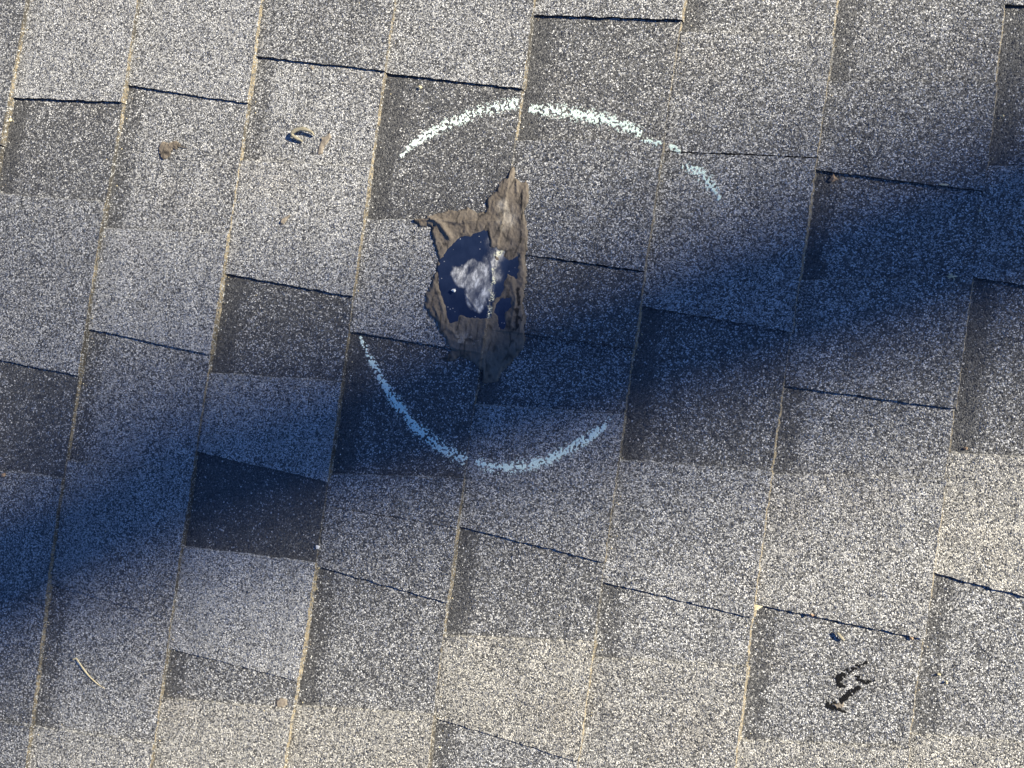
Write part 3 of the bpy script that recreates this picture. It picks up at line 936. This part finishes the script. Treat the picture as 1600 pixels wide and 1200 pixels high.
tiny = [((655,135), 4, M_STRAW, "yellow speck near the start of the upper chalk arc"), ((6,742), 5, M_LEAF, "pinkish chip at the left edge of the shadow"),
        ((1268,961), 4, M_LEAF, "orange brown chip under the tab edge right of the leaf scrap"), ((1424,997), 5, M_LEAF, "orange brown chip at the end of the tab edge"),
        ((1512,701), 4, M_LEAF, "reddish chip on the sunlit right shingle"), ((497,854), 4, M_WHITE, "white chip beside a butt edge in the shadow's rim"),
        ((1569,179), 3, M_STRAW, "pale yellow chip at the upper right"), ((1531,329), 3, M_STRAW, "tiny yellow chip deep in the shadow at right"),
        ((711,455), 4.2, M_WHITE, "bright white chip on the glossy black bitumen"), ((1470,1056), 3, M_STRAW, "yellow fleck on the lower right shingle"),
        ((496,887), 4, M_STRAW, "yellow crumb at the corner of a butt edge"), ((1481,1068), 3, M_STRAW, "pale fleck at the far lower right"),
        ((12,186), 4, M_STRAW, "yellow crumb on the leftmost butt edge")]
for i, ((x, y), r_, m_, lab) in enumerate(tiny):
    rr = random.Random(i)
    poly = [(x + r_ * rr.uniform(.6, 1.1) * math.cos(a * 1.047), y + r_ * rr.uniform(.5, 1.0) * math.sin(a * 1.047)) for a in range(6)]
    f = flake("chip", poly, m_, .0014, i)
    if (x, y) == (711, 455):
        f.location.z += 0.0026
    top(f, lab, "chip", "small chips scattered on the roof")

# loose grit washed down against the butt edges
def grit(n):
    r_ = np.random.default_rng(77)
    V, F, MI = [], [], []
    for _ in range(n):
        y = r_.uniform(-.5, .45)
        if r_.random() < .8:
            k = int(r_.integers(-1, 9))
            x = float(line_x(k, y)) + abs(r_.normal(0, .0035)) + .003
        else:
            x = r_.uniform(-.62, .56)
        z = float(surf(np.array([x]), np.array([y]))[0])
        s_ = r_.uniform(.0004, .0009)
        a0 = r_.uniform(0, 6.28)
        st = len(V)
        for j in range(5):
            a = a0 + j * 1.2566
            q = s_ * r_.uniform(.7, 1.2)
            V.append((x + q * math.cos(a), y + q * math.sin(a), z - .0002))
        V.append((x + r_.uniform(-.3, .3) * s_, y + r_.uniform(-.3, .3) * s_, z + s_ * r_.uniform(.7, 1.2)))
        m_ = int(r_.choice([0, 1, 1, 2], p=[.35, .25, .2, .2]))
        for j in range(5):
            F.append((st + j, st + (j + 1) % 5, st + 5))
            MI.append(m_)
    return mesh_from("loose_grit", V, F, [M_WHITE, M_DUN, M_STRAW], MI)
g_ = link("loose_grit", grit(1500))
tag(g_, "loose pale and tan grit caught along the shingle edges", kind="stuff")
TOPS.append(g_)

# ------------------------------------------------------------------ carry the roof into the world
for o in TOPS + [cam]:
    o.matrix_world = TO_WORLD @ o.matrix_basis

# ------------------------------------------------------------------ ground, house wall and the tree that throws the shadow
g = link("ground", mesh_from("ground", [(-600,-600,0),(600,-600,0),(600,600,0),(-600,600,0)], [(0,1,2,3)], [M_GRASS]))
tag(g, kind="structure")
lowz = ROOF_H - RX1 * math.sin(PITCH) - .05
w = link("house_wall", box_mesh("house_wall", RX0 * .96 + .1, RX1 * .93 - .12, Y_MIN + .1, Y_MAX - .1, 0.0, lowz - .06, M_WALL))
tag(w, kind="structure")

TREE_D = 23.0
hd = Vector((SUN_W.x, SUN_W.y, 0)).normalized()
side = Vector((-hd.y, hd.x, 0))
def shade_point(px, py):
    p = at(px, py)
    P = TO_WORLD @ Vector((p[0], p[1], 0))
    t = (TREE_D - P.dot(hd)) / SUN_W.dot(hd)
    return P + SUN_W * t
A_, B_ = shade_point(*( -100, 885)), shade_point(1600, 345)
foot = B_ + (B_ - A_) * ((B_.z) / max(1e-6, (A_.z - B_.z)))
foot.z = 0.0
def tube(name, pts, radii, mat, parent, sides=14):
    V, F = [], []
    n = len(pts)
    for i, (p, r_) in enumerate(zip(pts, radii)):
        d = (pts[min(i + 1, n - 1)] - pts[max(i - 1, 0)]).normalized()
        a = d.cross(Vector((.3, .9, .1))).normalized()
        b = d.cross(a)
        for s in range(sides):
            an = 6.2832 * s / sides
            q = p + (a * math.cos(an) + b * math.sin(an)) * r_
            V.append(q)
    for i in range(n - 1):
        for s in range(sides):
            t = (s + 1) % sides
            F.append((i * sides + s, i * sides + t, (i + 1) * sides + t, (i + 1) * sides + s))
    F.append(tuple(range(sides))[::-1])
    F.append(tuple((n - 1) * sides + s for s in range(sides)))
    return link(name, mesh_from(name, V, F, [mat], None, None, True), parent)
tree = bpy.data.objects.new("bare_tree", None)
COL.objects.link(tree)
tag(tree, "tall slender bare tree standing on the lawn beyond the eave", "tree")
mid = (A_ + B_) * .5
TR = 0.145
up = (A_ - B_).normalized()
top_pt = A_ + up * 4.0
trunk = tube("trunk", [foot, foot + (B_ - foot) * .06, foot + (B_ - foot) * .5, B_, mid, A_, A_ + up * 1.5, top_pt],
             [TR * 2.6, TR * 1.8, TR * 1.25, TR, TR * .97, TR * .80, TR * .6, TR * .3], M_BARK, tree)
# a thin limb forking off where the shadow widens
L0, L1, L2 = shade_point(740, 690), shade_point(380, 830), shade_point(-60, 985)
out_ = (L2 - L1).normalized()
limb = tube("limb", [L0 - (L2 - L0) * .15, L0, L1, L2, L2 + out_ * .8 + Vector((0, 0, .5)), L2 + out_ * 1.4 + Vector((0, 0, 1.4))],
            [.05, .06, .062, .06, .05, .015], M_BARK, tree, 10)
L0, L1, L2 = shade_point(480, 660), shade_point(250, 560), shade_point(-60, 440)
out_ = (L2 - L1).normalized()
tube("limb", [L0, L1, L2, L2 + out_ * .8 + Vector((0, 0, .6))], [.034, .044, .05, .014], M_BARK, tree, 10)
L0, L1, L2 = shade_point(420, 840), shade_point(200, 960), shade_point(-60, 1090)
out_ = (L2 - L1).normalized()
tube("limb", [L0, L1, L2, L2 + out_ * .6 + Vector((0, 0, .6))], [.03, .04, .04, .012], M_BARK, tree, 10)
rl = random.Random(9)
for i in range(14):
    h = 1.2 + 2.6 * rl.random()
    s0 = A_ + up * h
    dr = (side * rl.uniform(-1, 1) + hd * rl.uniform(-1, 1) + Vector((0, 0, rl.uniform(.5, 1.4)))).normalized()
    ln = rl.uniform(.7, 1.6)
    p1 = s0 + dr * ln * .5 + Vector((0, 0, .1))
    tube("limb", [s0, p1, s0 + dr * ln + Vector((0, 0, .3))], [.03, .018, .006], M_BARK, tree, 7)
